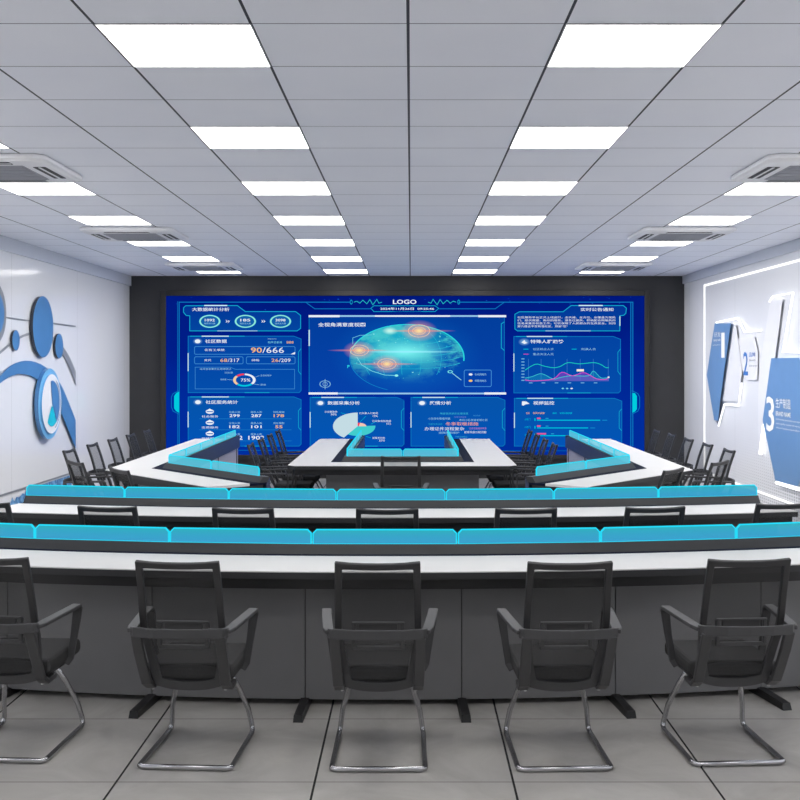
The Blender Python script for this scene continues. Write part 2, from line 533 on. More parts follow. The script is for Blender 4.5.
GL0, GL1, GD = 0.805, 0.888, 0.555
def desk(name, pts, label, cat, group, feet, panes, glassmat, panel_pts=None, outer=None, wd=0.455, rd=0.515, md=0.27, rw=0.13):
    root = empty(name, (pts[0][0]*0.5+pts[-1][0]*0.5, pts[0][1]*0.5+pts[-1][1]*0.5, 0))
    tag(root, label, cat, group)
    inv = Vector(root.location)
    def fin(o):
        o.location = (-inv.x, -inv.y, 0); return o
    t = MB()
    sweep(t, pts, [(0.004,0.735),(wd,0.735),(wd,0.757),(0.004,0.757)], 0, outer)
    fin(t.build('worktop', M['desk_white'], root))
    e = MB(); sweep(e, pts, [(0.002,0.718),(0.05,0.718),(0.05,0.735),(0,0.752)], 0, outer)
    fin(e.build('edge_band', M['charcoal'], root))
    b = MB(); sweep(b, pts, [(0.075,0.655),(0.56,0.655),(0.56,0.735),(0.075,0.735)], 0)
    fin(b.build('cable_tray', M['black'], root))
    nv = MB(); sweep(nv, pts, [(wd,0.735),(0.60,0.735),(0.60,0.7555),(wd,0.7555)], 0)
    fin(nv.build('cable_recess', M['navy'], root))
    r = MB(); sweep(r, pts, [(rd,0.7555),(rd+rw,0.7555),(rd+rw,0.806),(rd+0.03,0.806)], 0)
    fin(r.build('riser', M['riser'], root))
    s = MB(); sweep(s, pts, [(rd+rw-0.03,0.64),(rd+rw+0.005,0.64),(rd+rw+0.005,0.80),(rd+rw-0.03,0.747)], 0)
    fin(s.build('rear_fascia', M['slate'], root))
    bp = MB(); sweep(bp, pts, [(rd+rw-0.045,0.03),(rd+rw-0.02,0.03),(rd+rw-0.02,0.66),(rd+rw-0.045,0.66)], 0)
    fin(bp.build('rear_panel', M['lilac'], root))
    # modesty panels, one per module
    pp = panel_pts or [pts]
    for seg in pp:
        m = MB(); sweep(m, seg, [(md,0.035),(md+0.018,0.035),(md+0.018,0.655),(md,0.655)], 0)
        fin(m.build('modesty_panel', M['panel'], root))
    for (x, y, ang) in feet:
        ca, sa = math.cos(ang), math.sin(ang)       # local +y = inward
        f = MB()
        f.prism([(-0.025,0.0,0),(0.025,0.0,0),(0.025,0.55,0),(-0.025,0.55,0)], [(-0.022,0.012,0.035),(0.022,0.012,0.035),(0.022,0.54,0.05),(-0.022,0.54,0.05)])
        f.box(-0.02,0.02,0.30,0.55,0.04,0.66)
        f.v = [(x + px*ca - py*sa, y + px*sa + py*ca, pz) for px,py,pz in f.v]
        fin(f.build('foot', M['black'], root))
    for (a, b_) in panes:
        fin(pane(a, b_, GL0, GL1, 'glass_screen', root, glassmat))
    return root

def arc_row(yfront, R, cx, step, nmod=7):
    zc = yfront + R; half = nmod*step/2
    def P(th, r): return (cx + r*math.sin(th), zc - r*math.cos(th))
    def arcs(t0, t1, n): return [P(t0 + (t1-t0)*i/n, R) for i in range(n+1)]
    pts = arcs(-half, half, nmod*6)
    segs = [arcs(-half + k*step + 0.0004, -half + (k+1)*step - 0.0004, 6) for k in range(nmod)]
    feet = []
    for k in range(nmod+1):
        th = -half + k*step
        if k == 0: th += 0.012
        if k == nmod: th -= 0.012
        x, y = P(th, R+0.005); feet.append((x, y, th))
    rg = R - GD
    panes = [(P(-half + k*step + 0.002/R, rg), P(-half + (k+1)*step - 0.002/R, rg)) for k in range(nmod)]
    return pts, feet, panes, segs
p, f, g, s = arc_row(5.516, 11.0, -0.145, 0.803/10.45)
desk('curved_desk', p, 'long curved white desk nearest the camera with a cyan glass screen rail', 'desk', 'curved rows of desks', f, g, M['glass'], s)
p, f, g, s = arc_row(7.475, 13.5, -0.145, 0.797/12.95)
desk('curved_desk', p, 'long curved white desk in the second row with a cyan glass screen rail', 'desk', 'curved rows of desks', f, g, M['glass'], s)

def split_line(a, b, n, gap=0.003):
    a, b = Vector(a), Vector(b); u = (b-a).normalized()*gap
    return [(a + (b-a)*i/n + u, a + (b-a)*(i+1)/n - u) for i in range(n)]
def poly_desk(name, pts, counts, label, feet_at, outer=None, md=0.30):
    gp = offset_path(pts, 0.585); panes = []
    for i, n in enumerate(counts):
        a, b = Vector(gp[i]), Vector(gp[i+1])
        if i == len(counts)-1: b = b + (a-b).normalized()*0.10     # the glass stops short of the open ends
        if i == 0: a = a + (b-a).normalized()*0.10
        panes += split_line(a, b, n)
    feet = []
    for i, tt in feet_at:
        a, b = Vector(pts[i]), Vector(pts[i+1]); q = a + (b-a)*tt; d = (b-a).normalized()
        ang = math.atan2(d.y, d.x)
        nn = Vector((-d.y, d.x)); q = q + nn*0.06
        feet.append((q.x, q.y, ang))
    return desk(name, pts, label, 'desk', 'desks before the screen', feet, panes, M['glass_clear'], None, outer, 0.42, 0.525, md, 0.10)
ccx = -0.09; hw = 1.184
cb = 0.085
poly_desk('u_shaped_desk', [(ccx-hw,15.34),(ccx-hw,11.27),(ccx+hw,11.27),(ccx+hw,15.34)],
          [4,2,4], 'white U-shaped desk in the centre, open towards the blue screen', [(0,0.04),(0,0.5),(2,0.5),(2,0.96)],
          ([(ccx-hw,15.34),(ccx-hw,11.27+cb),(ccx-hw+cb,11.27),(ccx+hw-cb,11.27),(ccx+hw,11.27+cb),(ccx+hw,15.34)], [0,1,1,2,2,3]), 0.375)
wcx = -0.118
poly_desk('angled_desk', [(wcx-2.90,15.34),(wcx-2.90,10.84),(wcx-1.61,9.32)], [5,2], 'white angled desk with cyan glass on the left of the centre desk', [(0,0.03),(0,0.35),(0,0.68),(1,0.9)])
poly_desk('angled_desk', [(wcx+1.61,9.32),(wcx+2.90,10.84),(wcx+2.90,15.34)], [2,5], 'white angled desk with cyan glass on the right of the centre desk', [(1,0.97),(1,0.65),(1,0.32),(0,0.1)])

# ------------------------------------------------------------------ chairs
def smooth_path(pts, n=3):
    # Catmull-Rom
    P = [Vector(p) for p in pts]; out = []
    for i in range(len(P)-1):
        a = P[max(i-1,0)]; b = P[i]; c = P[i+1]; d = P[min(i+2,len(P)-1)]
        for k in range(n):
            t = k/n
            out.append(0.5*((2*b) + (c-a)*t + (2*a-5*b+4*c-d)*t*t + (3*b-a-3*c+d)*t**3))
    out.append(P[-1]); return out
def build_chair():
    r = empty('conference_chair')
    side = smooth_path([(0.169,-0.372,0.934),(0.172,-0.325,0.80),(0.174,-0.278,0.64),(0.162,-0.225,0.52),(0.146,-0.19,0.42)], 3)
    low = smooth_path([(0.140,-0.182,0.378),(0.08,-0.176,0.362),(0,-0.173,0.356),(-0.08,-0.176,0.362),(-0.140,-0.182,0.378)], 3)
    right = side; left = [Vector((-p.x,p.y,p.z)) for p in side]
    top = [Vector((x, -0.372+0.006*(1-abs(x)/0.17), 0.934-0.008*(1-(x/0.17)**2))) for x in (-0.12,-0.06,0,0.06,0.12)]
    ku = 8
    up = list(reversed(left[:ku])) + top + list(right[:ku])
    # path runs from the lower left end over the top rail to the lower right end
    up = list(reversed(left[:ku]))[:] + list(reversed(top))[::-1] + list(right[:ku])
    MB().bar(up, [0.031]*ku + [0.028]*len(top) + [0.031]*ku, 0.022, (0,1,0.28)).build('back_frame', M['ch_frame'], r, bevel=0.005)
    lo_ = list(right[ku-1:]) + list(low) + list(reversed(left[ku-1:]))
    nl = len(right) - ku + 1
    MB().bar(lo_, [0.031 + 0.006*i/nl for i in range(nl)] + [0.044]*len(low) + [0.037 - 0.006*i/nl for i in range(nl)], 0.024, (0,1,0.28)).build('lower_frame', M['ch_arm'], r, bevel=0.005)
    g = MB(); vs = []; nx = 6
    for p in right:
        for i in range(nx+1):
            u = -1 + 2*i/nx
            vs.append((p.x*u, p.y + 0.022*(1-u*u) + 0.004, p.z))
    fs = [(j*(nx+1)+i, j*(nx+1)+i+1, (j+1)*(nx+1)+i+1, (j+1)*(nx+1)+i) for j in range(len(right)-1) for i in range(nx)]
    g.add(vs, fs)
    tag(g.build('back_mesh', M['ch_mesh'], r, smooth=True), 'see-through black mesh')
    l = MB()
    l.box(-0.115,0.115,-0.272,-0.258,0.543,0.560); l.box(-0.115,0.115,-0.29,-0.276,0.660,0.670)
    l.box(-0.115,-0.098,-0.284,-0.262,0.556,0.662); l.box(0.098,0.115,-0.284,-0.262,0.556,0.662)
    l.box(-0.085,0.085,-0.274,-0.262,0.585,0.66)
    l.build('lumbar_support', M['ch_arm'], r, bevel=0.003)
    band = [(-0.212,-0.335,0.634),(-0.192,-0.362,0.636),(-0.10,-0.385,0.636),(0,-0.390,0.636),(0.10,-0.385,0.636),(0.192,-0.362,0.636),(0.212,-0.335,0.634)]
    nr = [(-0.7,-0.7,0),(-0.4,-1,0),(-0.1,-1,0),(0,-1,0),(0.1,-1,0),(0.4,-1,0),(0.7,-0.7,0)]
    MB().bar(band, 0.042, 0.018, nr).build('back_band', M['ch_arm'], r, bevel=0.004)
    for s in (-1, 1):
        a = [(s*0.206,-0.348,0.640),(s*0.218,-0.30,0.642),(s*0.240,-0.08,0.648),(s*0.249,0.035,0.650),(s*0.247,0.056,0.634),(s*0.230,0.055,0.51),(s*0.214,0.045,0.40),(s*0.198,0.03,0.372)]
        n_ = [(0,0,1),(0,0,1),(0,0,1),(0,0.4,1),(0,1,0.4),(0,1,0),(0,1,0),(0,1,0.2)]
        MB().bar(a, [0.04,0.045,0.045,0.042,0.04,0.034,0.032,0.03], 0.018, n_).build('armrest', M['ch_arm'], r, bevel=0.004)
        pth = [(s*0.184,-0.362,0.625),(s*0.184,-0.320,0.54),(s*0.181,-0.262,0.44),(s*0.178,-0.225,0.38),(s*0.176,-0.175,0.350),(s*0.174,-0.08,0.350)]
        po = MB().bar(pth, 0.046, 0.022, [(0,-1,-0.3)]*3 + [(0,-1,-0.7),(0,-0.4,-1),(0,0,-1)]).build('support_post', M['ch_arm'], r, bevel=0.004)
        MB().tube([(s*0.165,-0.17,0.334),(s*0.165,-0.17,0.345)], 0.007, 8).build('bolt', M['chrome'], po)
    MB().box(-0.205,0.205,-0.19,0.225,0.378,0.452).build('seat', M['ch_seat'], r, bevel=0.026, seg=3)
    MB().box(-0.18,0.18,-0.15,0.19,0.360,0.378).build('seat_pan', M['black'], r, bevel=0.004)
    h = [(0.118,0.08,0.362),(0.150,0.15,0.26),(0.186,0.215,0.13),(0.197,0.245,0.05),(0.201,0.245,0.022),(0.204,0.215,0.013),(0.205,0.0,0.013),(0.207,-0.20,0.013),(0.206,-0.238,0.013),(0.19,-0.252,0.013)]
    path = h + [(-x,y,z) for x,y,z in reversed(h)]
    tag(MB().tube(path, 0.0125, 10).build('sled_base', M['chrome'], r, smooth=True), 'dark chrome tube sled base')
    return r
chair0 = build_chair(); used = False
def put_chair(x, y, rz, label, group):
    global used
    o = chair0 if not used else copy_tree(chair0); used = True
    o.location = (x, y, 0); o.rotation_euler = (0,0,rz)
    tag(o, label, 'chair', group)
def back_at(x, y, rz, label, group):       # given where the top of the back stands
    put_chair(x - 0.37*math.sin(rz), y + 0.37*math.cos(rz), rz, label, group)
D = math.radians
near = [(-1.864,4.847,-3.5,'leftmost, cut by the edge'),(-1.01,4.756,-3.5,'second from the left'),(-0.144,4.734,0,'in the middle'),(0.685,4.739,2,'second from the right'),(1.477,4.807,3.5,'far right')]
for x, y, a, w in near:
    back_at(x, y, D(a), 'black mesh sled chair at the nearest desk, %s' % w, 'chairs at the nearest desk')
second = [(-2.64,6.775,-10,'leftmost, cut by the edge'),(-1.818,6.585,-7,'second from the left'),(-0.994,6.507,-3.5,'third from the left'),(-0.14,6.48,0,'in the middle'),(0.68,6.50,3.5,'third from the right'),(1.455,6.555,7,'second from the right'),(2.28,6.727,10,'rightmost, cut by the edge')]
for x, y, a, w in second:
    back_at(x, y, D(a), 'black mesh chair at the second curved desk, %s' % w, 'chairs at the second desk')
back_at(-0.095, 10.16, 0, 'black mesh chair alone at the near side of the central U-shaped desk', 'chairs at the central desk')
U4 = ['nearest the camera','second from the camera','third from the camera','nearest the screen']
for k, y in enumerate((11.76,12.56,13.36,14.17)):
    back_at(-1.715, y, -PI/2, 'black mesh chair left of the central U-shaped desk, %s' % U4[k], 'chairs at the central desk')
    back_at(1.535, y, PI/2, 'black mesh chair right of the central U-shaped desk, %s' % U4[k], 'chairs at the central desk')
U5 = ['nearest the camera','second from the camera','third from the camera','fourth from the camera','nearest the dark screen wall']
for k in range(5):
    y = 11.0 + 0.8*k
    back_at(wcx-3.30, y, -PI/2, 'black mesh chair on the wall side of left angled desk, %s' % U5[k], 'chairs at the left angled desk')
    back_at(wcx+3.30, y, PI/2, 'black mesh chair on the wall side of right angled desk, %s' % U5[k], 'chairs at the right angled desk')
ang = math.atan2(0.785, 0.62)
for (bx, by, w) in ((2.818,9.62,'by its wall corner'),(2.245,8.92,'by its near end')):
    back_at(wcx-bx, by, -ang, 'black mesh chair at slanted side of left angled desk, %s' % w, 'chairs at the left angled desk')
    back_at(wcx+bx, by, ang, 'black mesh chair at slanted edge of right angled desk, %s' % w, 'chairs at the right angled desk')

# ------------------------------------------------------------------ video wall (drawn in display units: 63.55 units to the metre)
SU = 63.55
def SX(u): return (u - 411)/SU
def SZ(v): return 1.8 + (364 - v)/SU
YS = YB - 0.06
vw = empty('video_wall', (SX(405.3), YB, 0.3))
tag(vw, 'large wall-wide video screen with a blue data dashboard', 'screen')
def fv(o):
    o.location = (-vw.location.x, -vw.location.y, -vw.location.z); return o
bz = MB()
o0 = (SX(161.5), SX(648.5), SZ(459), SZ(290.5)); i0 = (SX(167), SX(643.5), SZ(454.5), SZ(296.2))
bz.box(o0[0], i0[0], YS-0.03, YB, o0[2], o0[3]); bz.box(i0[1], o0[1], YS-0.03, YB, o0[2], o0[3])
bz.box(i0[0], i0[1], YS-0.03, YB, i0[3], o0[3]); bz.box(i0[0], i0[1], YS-0.03, YB, o0[2], i0[2])
fv(bz.build('bezel', M['bezel'], vw, bevel=0.01))
scr = fv(MB().box(i0[0], i0[1], YS, YB-0.005, i0[2], i0[3]).build('display', screen_mat(), vw))
scr['label'] = 'deep blue glowing display'
COL = {}
def col(rgb):
    if rgb not in COL: COL[rgb] = glow('pixels_%d_%d_%d' % rgb, rgb, 1.0)
    return COL[rgb]
class Draw:
    def __init__(s, name):
        s.name = name; s.g = MB(); s.mats = []; s.lay = 0
    def mi(s, m):
        if isinstance(m, tuple): m = col(m)
        if m not in s.mats: s.mats.append(m)
        return s.mats.index(m)
    def poly(s, pts, c, lay=1):
        y = YS - 0.0025*lay
        pts = list(pts)
        area = sum(pts[i][0]*pts[(i+1)%len(pts)][1] - pts[(i+1)%len(pts)][0]*pts[i][1] for i in range(len(pts)))
        if area > 0: pts.reverse()
        s.g.add([(SX(u), y, SZ(v)) for u, v in pts], [tuple(range(len(pts)))], s.mi(c)); return s
    def rect(s, u0, v0, u1, v1, c, lay=1): return s.poly([(u0,v0),(u1,v0),(u1,v1),(u0,v1)], c, lay)
    def line(s, pts, w, c, lay=2, closed=False):
        y = YS - 0.0025*lay; P = [Vector(p) for p in pts]; n = len(P); L = []; R = []
        for i in range(n):
            a = P[i]-P[i-1] if (i or closed) else P[1]-P[0]
            b = P[(i+1)%n]-P[i] if (i < n-1 or closed) else P[i]-P[i-1]
            a.normalize(); b.normalize(); na = Vector((-a.y,a.x)); nb = Vector((-b.y,b.x))
            m = (na+nb)/max(0.4, 1+na.dot(nb))*w/2
            L.append(P[i]+m); R.append(P[i]-m)
        vs = [(SX(p.x), y, SZ(p.y)) for p in L] + [(SX(p.x), y, SZ(p.y)) for p in R]
        fs = [(i, (i+1)%n, n+(i+1)%n, n+i) for i in range(n if closed else n-1)]
        s.g.add(vs, fs, s.mi(c)); return s
    def ell(s, u, v, ru, rv, c, lay=2, a0=0, a1=360, n=40):
        pts = [(u + ru*math.cos(D(a0+(a1-a0)*i/n)), v - rv*math.sin(D(a0+(a1-a0)*i/n))) for i in range(n+(0 if a1-a0==360 else 1))]
        if a1-a0 != 360: pts.append((u, v))
        return s.poly(pts, c, lay)
    def ring(s, u, v, ru, rv, w, c, lay=2, a0=0, a1=360, n=40):
        y = YS - 0.0025*lay; vs = []
        for i in range(n+1):
            a = D(a0+(a1-a0)*i/n)
            for k in (1, 1-w): vs.append((SX(u + ru*k*math.cos(a)), y, SZ(v - rv*k*math.sin(a))))
        s.g.add(vs, [(2*i, 2*i+1, 2*i+3, 2*i+2) for i in range(n)], s.mi(c)); return s
    def text(s, body, u0, u1, v, h, c, lay=4, bold=0.0):
        vs, fs = text_geo(body, bold); y = YS - 0.0025*lay
        s.g.add([(SX(u0 + (u1-u0)*a), y, SZ(v + h/2 - h*b)) for a, b in vs], fs, s.mi(c)); return s
    def done(s, label=None):
        o = s.g.build(s.name, s.mats, scr)
        if label: o['label'] = label
        return o
TEAL = (20, 165, 205); LINE = (14, 120, 190); WHITE = (236, 242, 250); PALE = (150, 205, 235); CY = (0, 200, 225); ORG = (250, 190, 120); PINK = (225, 70, 190); GLINT = (200, 235, 245)
pm_hi = panel_mat('panel_blue_upper', (4, 78, 172), (2, 62, 158), SZ(393), SZ(312))
pm_lo = panel_mat('panel_blue_lower', (2, 84, 182), (6, 84, 170), SZ(446), SZ(396))
pm_tab = panel_mat('panel_blue_tab', (3, 70, 160), (2, 52, 150), SZ(331), SZ(305))
pm_map = panel_mat('panel_blue_map', (6, 66, 170), (2, 62, 156), SZ(393), SZ(316))

# header
d = Draw('header_graphic')
d.line([(180,446),(180,302.4),(351,302.4)], 0.9, LINE); d.line([(178.5,450),(178.5,301.5)], 0.5, LINE)
d.line([(306,302.4),(315,309),(371,309)], 0.7, LINE)
d.line([(632,446),(632,302.4),(458,302.4)], 0.9, LINE); d.line([(630,450),(630,302.4)], 0.9, LINE)
d.line([(504,302.4),(495,309),(438,309)], 0.7, LINE)
d.line([(371,308.5),(374,306),(435,306),(438.5,308.5),(435,311.8),(374,311.8)], 0.6, TEAL, closed=True)
for s_, u0 in ((1, 354), (-1, 456)):
    d.line([(u0+s_*a, 302.4+b) for a, b in ((0,0),(3,-1),(6,1),(9,-2),(13,1.6),(16,-2.6),(19,2.6),(23,-2.8),(25,1),(28,0))], 0.6, (40,190,200))
    d.ring(u0-s_*2.5, 302.3, 1.3, 2.4, 0.35, TEAL)
d.text('LOGO', 393, 416.5, 302.1, 4.4, WHITE, bold=0.02)
d.text('2024年11月26日  09:25:46', 380.5, 434, 308.9, 2.6, WHITE, bold=0.015)
for (a, b, c_, e_) in ((175,180,1,0),(631.5,636,0,1)):
    d.poly([(a+ (2 if c_ else 0),393),(b-(2 if e_ else 0),391.5 if c_ else 393),(b, 396 if e_ else 391.5) if e_ else (b,412.5),(b,409) if e_ else (a+2,411),(b-2,411.5) if e_ else (a,408),(a,412.5) if e_ else (a,396)], (0,205,222), 3)
d.line([(180,390.5),(174,393.5),(172.3,397),(172.3,407),(174,411),(180,414)], 0.7, LINE)
d.line([(631,390.5),(637,393.5),(638.8,397),(638.8,407),(637,411),(631,414)], 0.7, LINE)
d.line([(189,450),(301,450)], 0.5, LINE); d.line([(310,450.5),(622,450.5)], 0.4, LINE)
d.done()

def frame(d, u0, v0, u1, v1, fill, cut=4):
    pts = [(u0,v0),(u1-cut*1.8,v0),(u1,v0+cut*0.7),(u1,v1-2),(u1-2,v1),(u0,v1)]
    d.poly(pts, fill, 1); d.line(pts, 0.7, LINE, 2, True)
    w = u1-u0
    d.rect(u0+w*0.12, v0-0.5, u0+w*0.36, v0+0.5, GLINT, 3); d.rect(u0+2, v0-0.4, u0+w*0.5, v0+0.4, TEAL, 2.6)
    d.rect(u0-0.45, v0+(v1-v0)*0.3, u0+0.45, v0+(v1-v0)*0.62, GLINT, 3)
    d.rect(u0+w*0.5, v1-0.4, u0+w*0.72, v1+0.4, TEAL, 3)
    h = v1-v0
    d.line([(u1,v0+h*.22),(u1-2.6,v0+h*.28),(u1-2.6,v0+h*.62),(u1,v0+h*.68)], 0.6, TEAL, 2.6)
def icon(d, u, v, k=0):
    d.ell(u, v, 2.8, 1.9, WHITE, 4); d.ell(u, v, 5, 3.2, radial_glow('icon_halo_%d_%d' % (u, v), (150,210,250), SX(u), SZ(v), 5/SU, 3.2/SU, 0.8, 1.0), 3)
# statistics tab
d = Draw('statistics_panel')
pts = [(186.5,306),(238,305.8),(246,311.8),(296,311.8),(301,315.6),(301,328.5),(297.5,331),(190.6,331),(190.6,316),(187,315.6),(184.4,312.5),(184.4,308)]
d.poly([(190.6,312),(296,311.8),(301,315.6),(301,328.5),(297.5,331),(190.6,331)], pm_tab); d.poly([(186.5,306),(238,305.8),(246,311.8),(190.6,312),(190.6,316),(187,315.6),(184.4,312.5),(184.4,308)], pm_tab, 1.3)
d.line(pts, 0.8, TEAL, 2, True); d.rect(205, 305.2, 228, 306.3, GLINT, 3); d.rect(218, 330.6, 258, 331.4, PALE, 3)
d.text('大数据统计分析', 193, 230, 309.6, 3.6, WHITE, bold=0.01)
for u, n in ((210.6,'1092'),(246,'185'),(281,'3098')):
    d.ell(u, 321.5, 10.9, 6.7, (30,150,190), 2.2); d.ring(u, 321.5, 10.4, 6.3, 0.14, (150,240,222), 3); d.ell(u, 321.5, 8.8, 5.3, (16,96,170), 2.8)
    d.text(n, u-5, u+5, 320.3, 2.6, WHITE, bold=0.015); d.text('服务总人数', u-5.5, u+5.5, 323.6, 1.6, PALE)
for u in (228.3, 263.8):
    d.poly([(u-2,319.8),(u+0.2,321.5),(u-2,323.2),(u-1,321.5)], WHITE, 3); d.poly([(u,319.8),(u+2.2,321.5),(u,323.2),(u+1,321.5)], WHITE, 3)
d.done('panel with three glowing ovals')
# community figures
d = Draw('community_panel'); frame(d, 189, 336.3, 301.5, 392.5, pm_hi); icon(d, 198.5, 341.4)
d.text('社区数据', 206, 227.5, 341.3, 3.6, WHITE, bold=0.01)
d.text('Dynamic', 268.5, 277, 339, 1.6, PALE); d.text('较昨日新增', 268.5, 282.5, 342.4, 2.2, (120,215,235)); d.text('888', 287, 294, 342.4, 2.4, ORG)
def slab(u0, v0, u1, v1):
    d.line([(u0+1,v0),(u1-1,v0),(u1,v0+1),(u1,v1-1),(u1-1,v1),(u0+1,v1),(u0,v1-1),(u0,v0+1)], 0.6, (60,140,210), 2.2, True)
slab(195.3,346.6,295.5,354.3); d.text('实有工单数', 205.5, 225.5, 350, 2.4, WHITE)
d.text('90', 251.5, 262.5, 350.2, 5.4, ORG, bold=0.01); d.text('/666', 263, 284.4, 350.2, 5.6, WHITE)
d.poly([(295.5,352),(295.5,354.3),(291,354.3)], WHITE, 3)
slab(195.3,356.8,243.7,363.8); slab(247,356.8,295.5,363.8)
d.text('党员', 205, 212, 360.2, 2.2, WHITE); d.text('68', 221, 228, 360.3, 3.3, ORG); d.text('/317', 228.5, 240, 360.3, 3.5, WHITE)
d.text('网格', 252.5, 260, 360.2, 2.2, WHITE); d.text('26', 272, 279, 360.3, 3.3, ORG); d.text('/209', 279.5, 291, 360.3, 3.5, WHITE)
d.line([(196,367.2),(231,367.2),(236,369.3),(295,369.3),(295,388.8),(196,388.8)], 0.5, (60,140,210), 2.2, True)
d.text('本月各类事件处理率统计', 200.5, 232, 369, 1.9, PALE)
d.ring(245, 380, 11.2, 6.5, 0.24, WHITE, 3, -40, 88); d.ring(245, 380, 11.2, 6.5, 0.24, (250,60,80), 3, 92, 135)
d.ring(245, 380, 11.2, 6.5, 0.24, (245,205,160), 3, 138, 225); d.ring(245, 380, 11.2, 6.5, 0.24, CY, 3, 228, 316)
d.text('75%', 241.5, 251, 380, 3, WHITE, bold=0.01)
for t_, u0, u1, v in (('已处理', 225.5, 233.5, 372.6), ('待处理', 221, 227, 379.4), ('正在处理中', 261, 272, 375.4), ('其他', 261, 266.5, 384.6)): d.text(t_, u0, u1, v, 1.8, PALE)
for a in (((256,377),(260,375.6)),((255,384),(260,384.6)),((228,379.4),(234,380))): d.line(a, 0.3, PALE, 3)
d.done('panel of figures with a ring chart')
# service statistics
d = Draw('service_panel'); frame(d, 189, 396.8, 301.5, 445.8, pm_lo); icon(d, 198.8, 402)
d.text('社区服务统计', 206.5, 238.5, 402, 3.6, WHITE, bold=0.01)
rows = [(411,'社会服务','299','287','178'),(422,'志愿服务','182','101','55'),(433,'党建服务','2902','1902','')]
for v, nm, a, b, c_ in rows:
    d.ell(210.6, v+0.4, 4, 2.2, WHITE, 3); d.rect(207.4, v, 213.8, v+0.9, (10,90,180), 3.4); d.poly([(206.3,v-0.2),(210.6,v-2.6),(214.9,v-0.2)], WHITE, 3.2)
    d.text(nm, 202.5, 219, v+5.2, 2.2, WHITE)
    big = v > 430
    for u, n_, lb, cl in ((235.3,a,'在册人数',WHITE),(257,b,'服务人数',WHITE),(279.4,c_,'待处理数',ORG)):
        if not n_: continue
        d.text(lb, u-5.6, u+5.6, v+0.9, 1.9, PALE); w = 5.2 if not big else 8
        if n_ == '55': w = 3.6
        d.text(n_, u-w, u+w, v+4.5, 2.9 if not big else 4.0, cl, bold=0.012)
    d.line([(200,v+7.6),(292,v+7.6)], 0.25, (40,150,215), 2.4)
d.done('panel with rows of service counts')
# globe map
d = Draw('globe_panel')
d.rect(309.5, 316.2, 504, 393.6, pm_map); d.line([(309.5,316.2),(504,316.2),(504,393.6),(309.5,393.6)], 0.7, LINE, 2, True)
d.rect(309, 315.4, 505.5, 317, (150,200,235), 2.5); d.rect(309, 315.3, 340, 317.4, WHITE, 3); d.rect(478, 315.3, 505.8, 317.4, WHITE, 3); d.rect(375, 315.5, 450, 317, WHITE, 3)
d.rect(309, 392.6, 505.5, 394.2, (150,200,235), 2.5); d.rect(309, 392.3, 338, 394.4, WHITE, 3); d.rect(484, 392.3, 505.8, 394.4, WHITE, 3)
d.rect(309, 330, 310.2, 346, GLINT, 3); d.line([(504,322),(501,324),(501,348),(504,350.5)], 0.8, TEAL, 3)
d.text('全视角满意度视图', 318.5, 365.6, 324.8, 4.0, WHITE, bold=0.01)
def rg(nm, c, u, v, ru, rv, s=1.0, p=1.5): return radial_glow(nm, c, SX(u), SZ(v), ru/SU, rv/SU, s, p)
d.ell(407, 356, 78, 45, rg('globe_halo', (10,110,200), 407, 356, 78, 45, 0.8, 1.2), 2)
# globe body as dotted latitude and longitude lines of a turned sphere
d.ell(407, 358, 57, 33.5, rg('globe_body', (26,170,200), 396, 342, 62, 38, 1.3, 0.9), 3)
import random
rnd = random.Random(4)
def gp(lon, lat):
    x = math.cos(lat)*math.sin(lon); y = math.sin(lat); z = math.cos(lat)*math.cos(lon)
    y, z = y*math.cos(0.45)+z*math.sin(0.45)*-1*-1*0.6, z
    return (407+57*x, 358-33.5*max(-1, min(1, y)))
d.ring(407, 358, 57.4, 33.8, 0.022, (40,220,225), 3.5, -5, 172); d.ring(407, 358, 57.4, 33.8, 0.012, (20,140,205), 3.5, 172, 250)
d.ring(407, 357.6, 56, 32.6, 0.05, (24,150,185), 3.4, 10, 80)
for k in range(1, 6):
    d.ring(407, 358-6*k+8, 57*math.sqrt(max(0.05, 1-((6*k-8)/33.5)**2)), 9, 0.03, (34,190,215), 3.6, 200, 340, 30)
for k in (-0.75,-0.45,-0.1,0.25,0.6):
    d.line([(407+57*k*math.cos(a), 358-33.2*math.sin(a)) for a in [D(90-x*8) for x in range(0, 16)]], 0.35, (40,190,215), 3.6)
def blob(u, v, ru, rv, c, lay):
    n = 14
    pts = [(u + ru*(0.72+0.4*rnd.random())*math.cos(2*PI*i/n), v - rv*(0.72+0.4*rnd.random())*math.sin(2*PI*i/n)) for i in range(n)]
    for i in range(n): d.poly([(u, v), pts[i], pts[(i+1)%n]], c, lay)
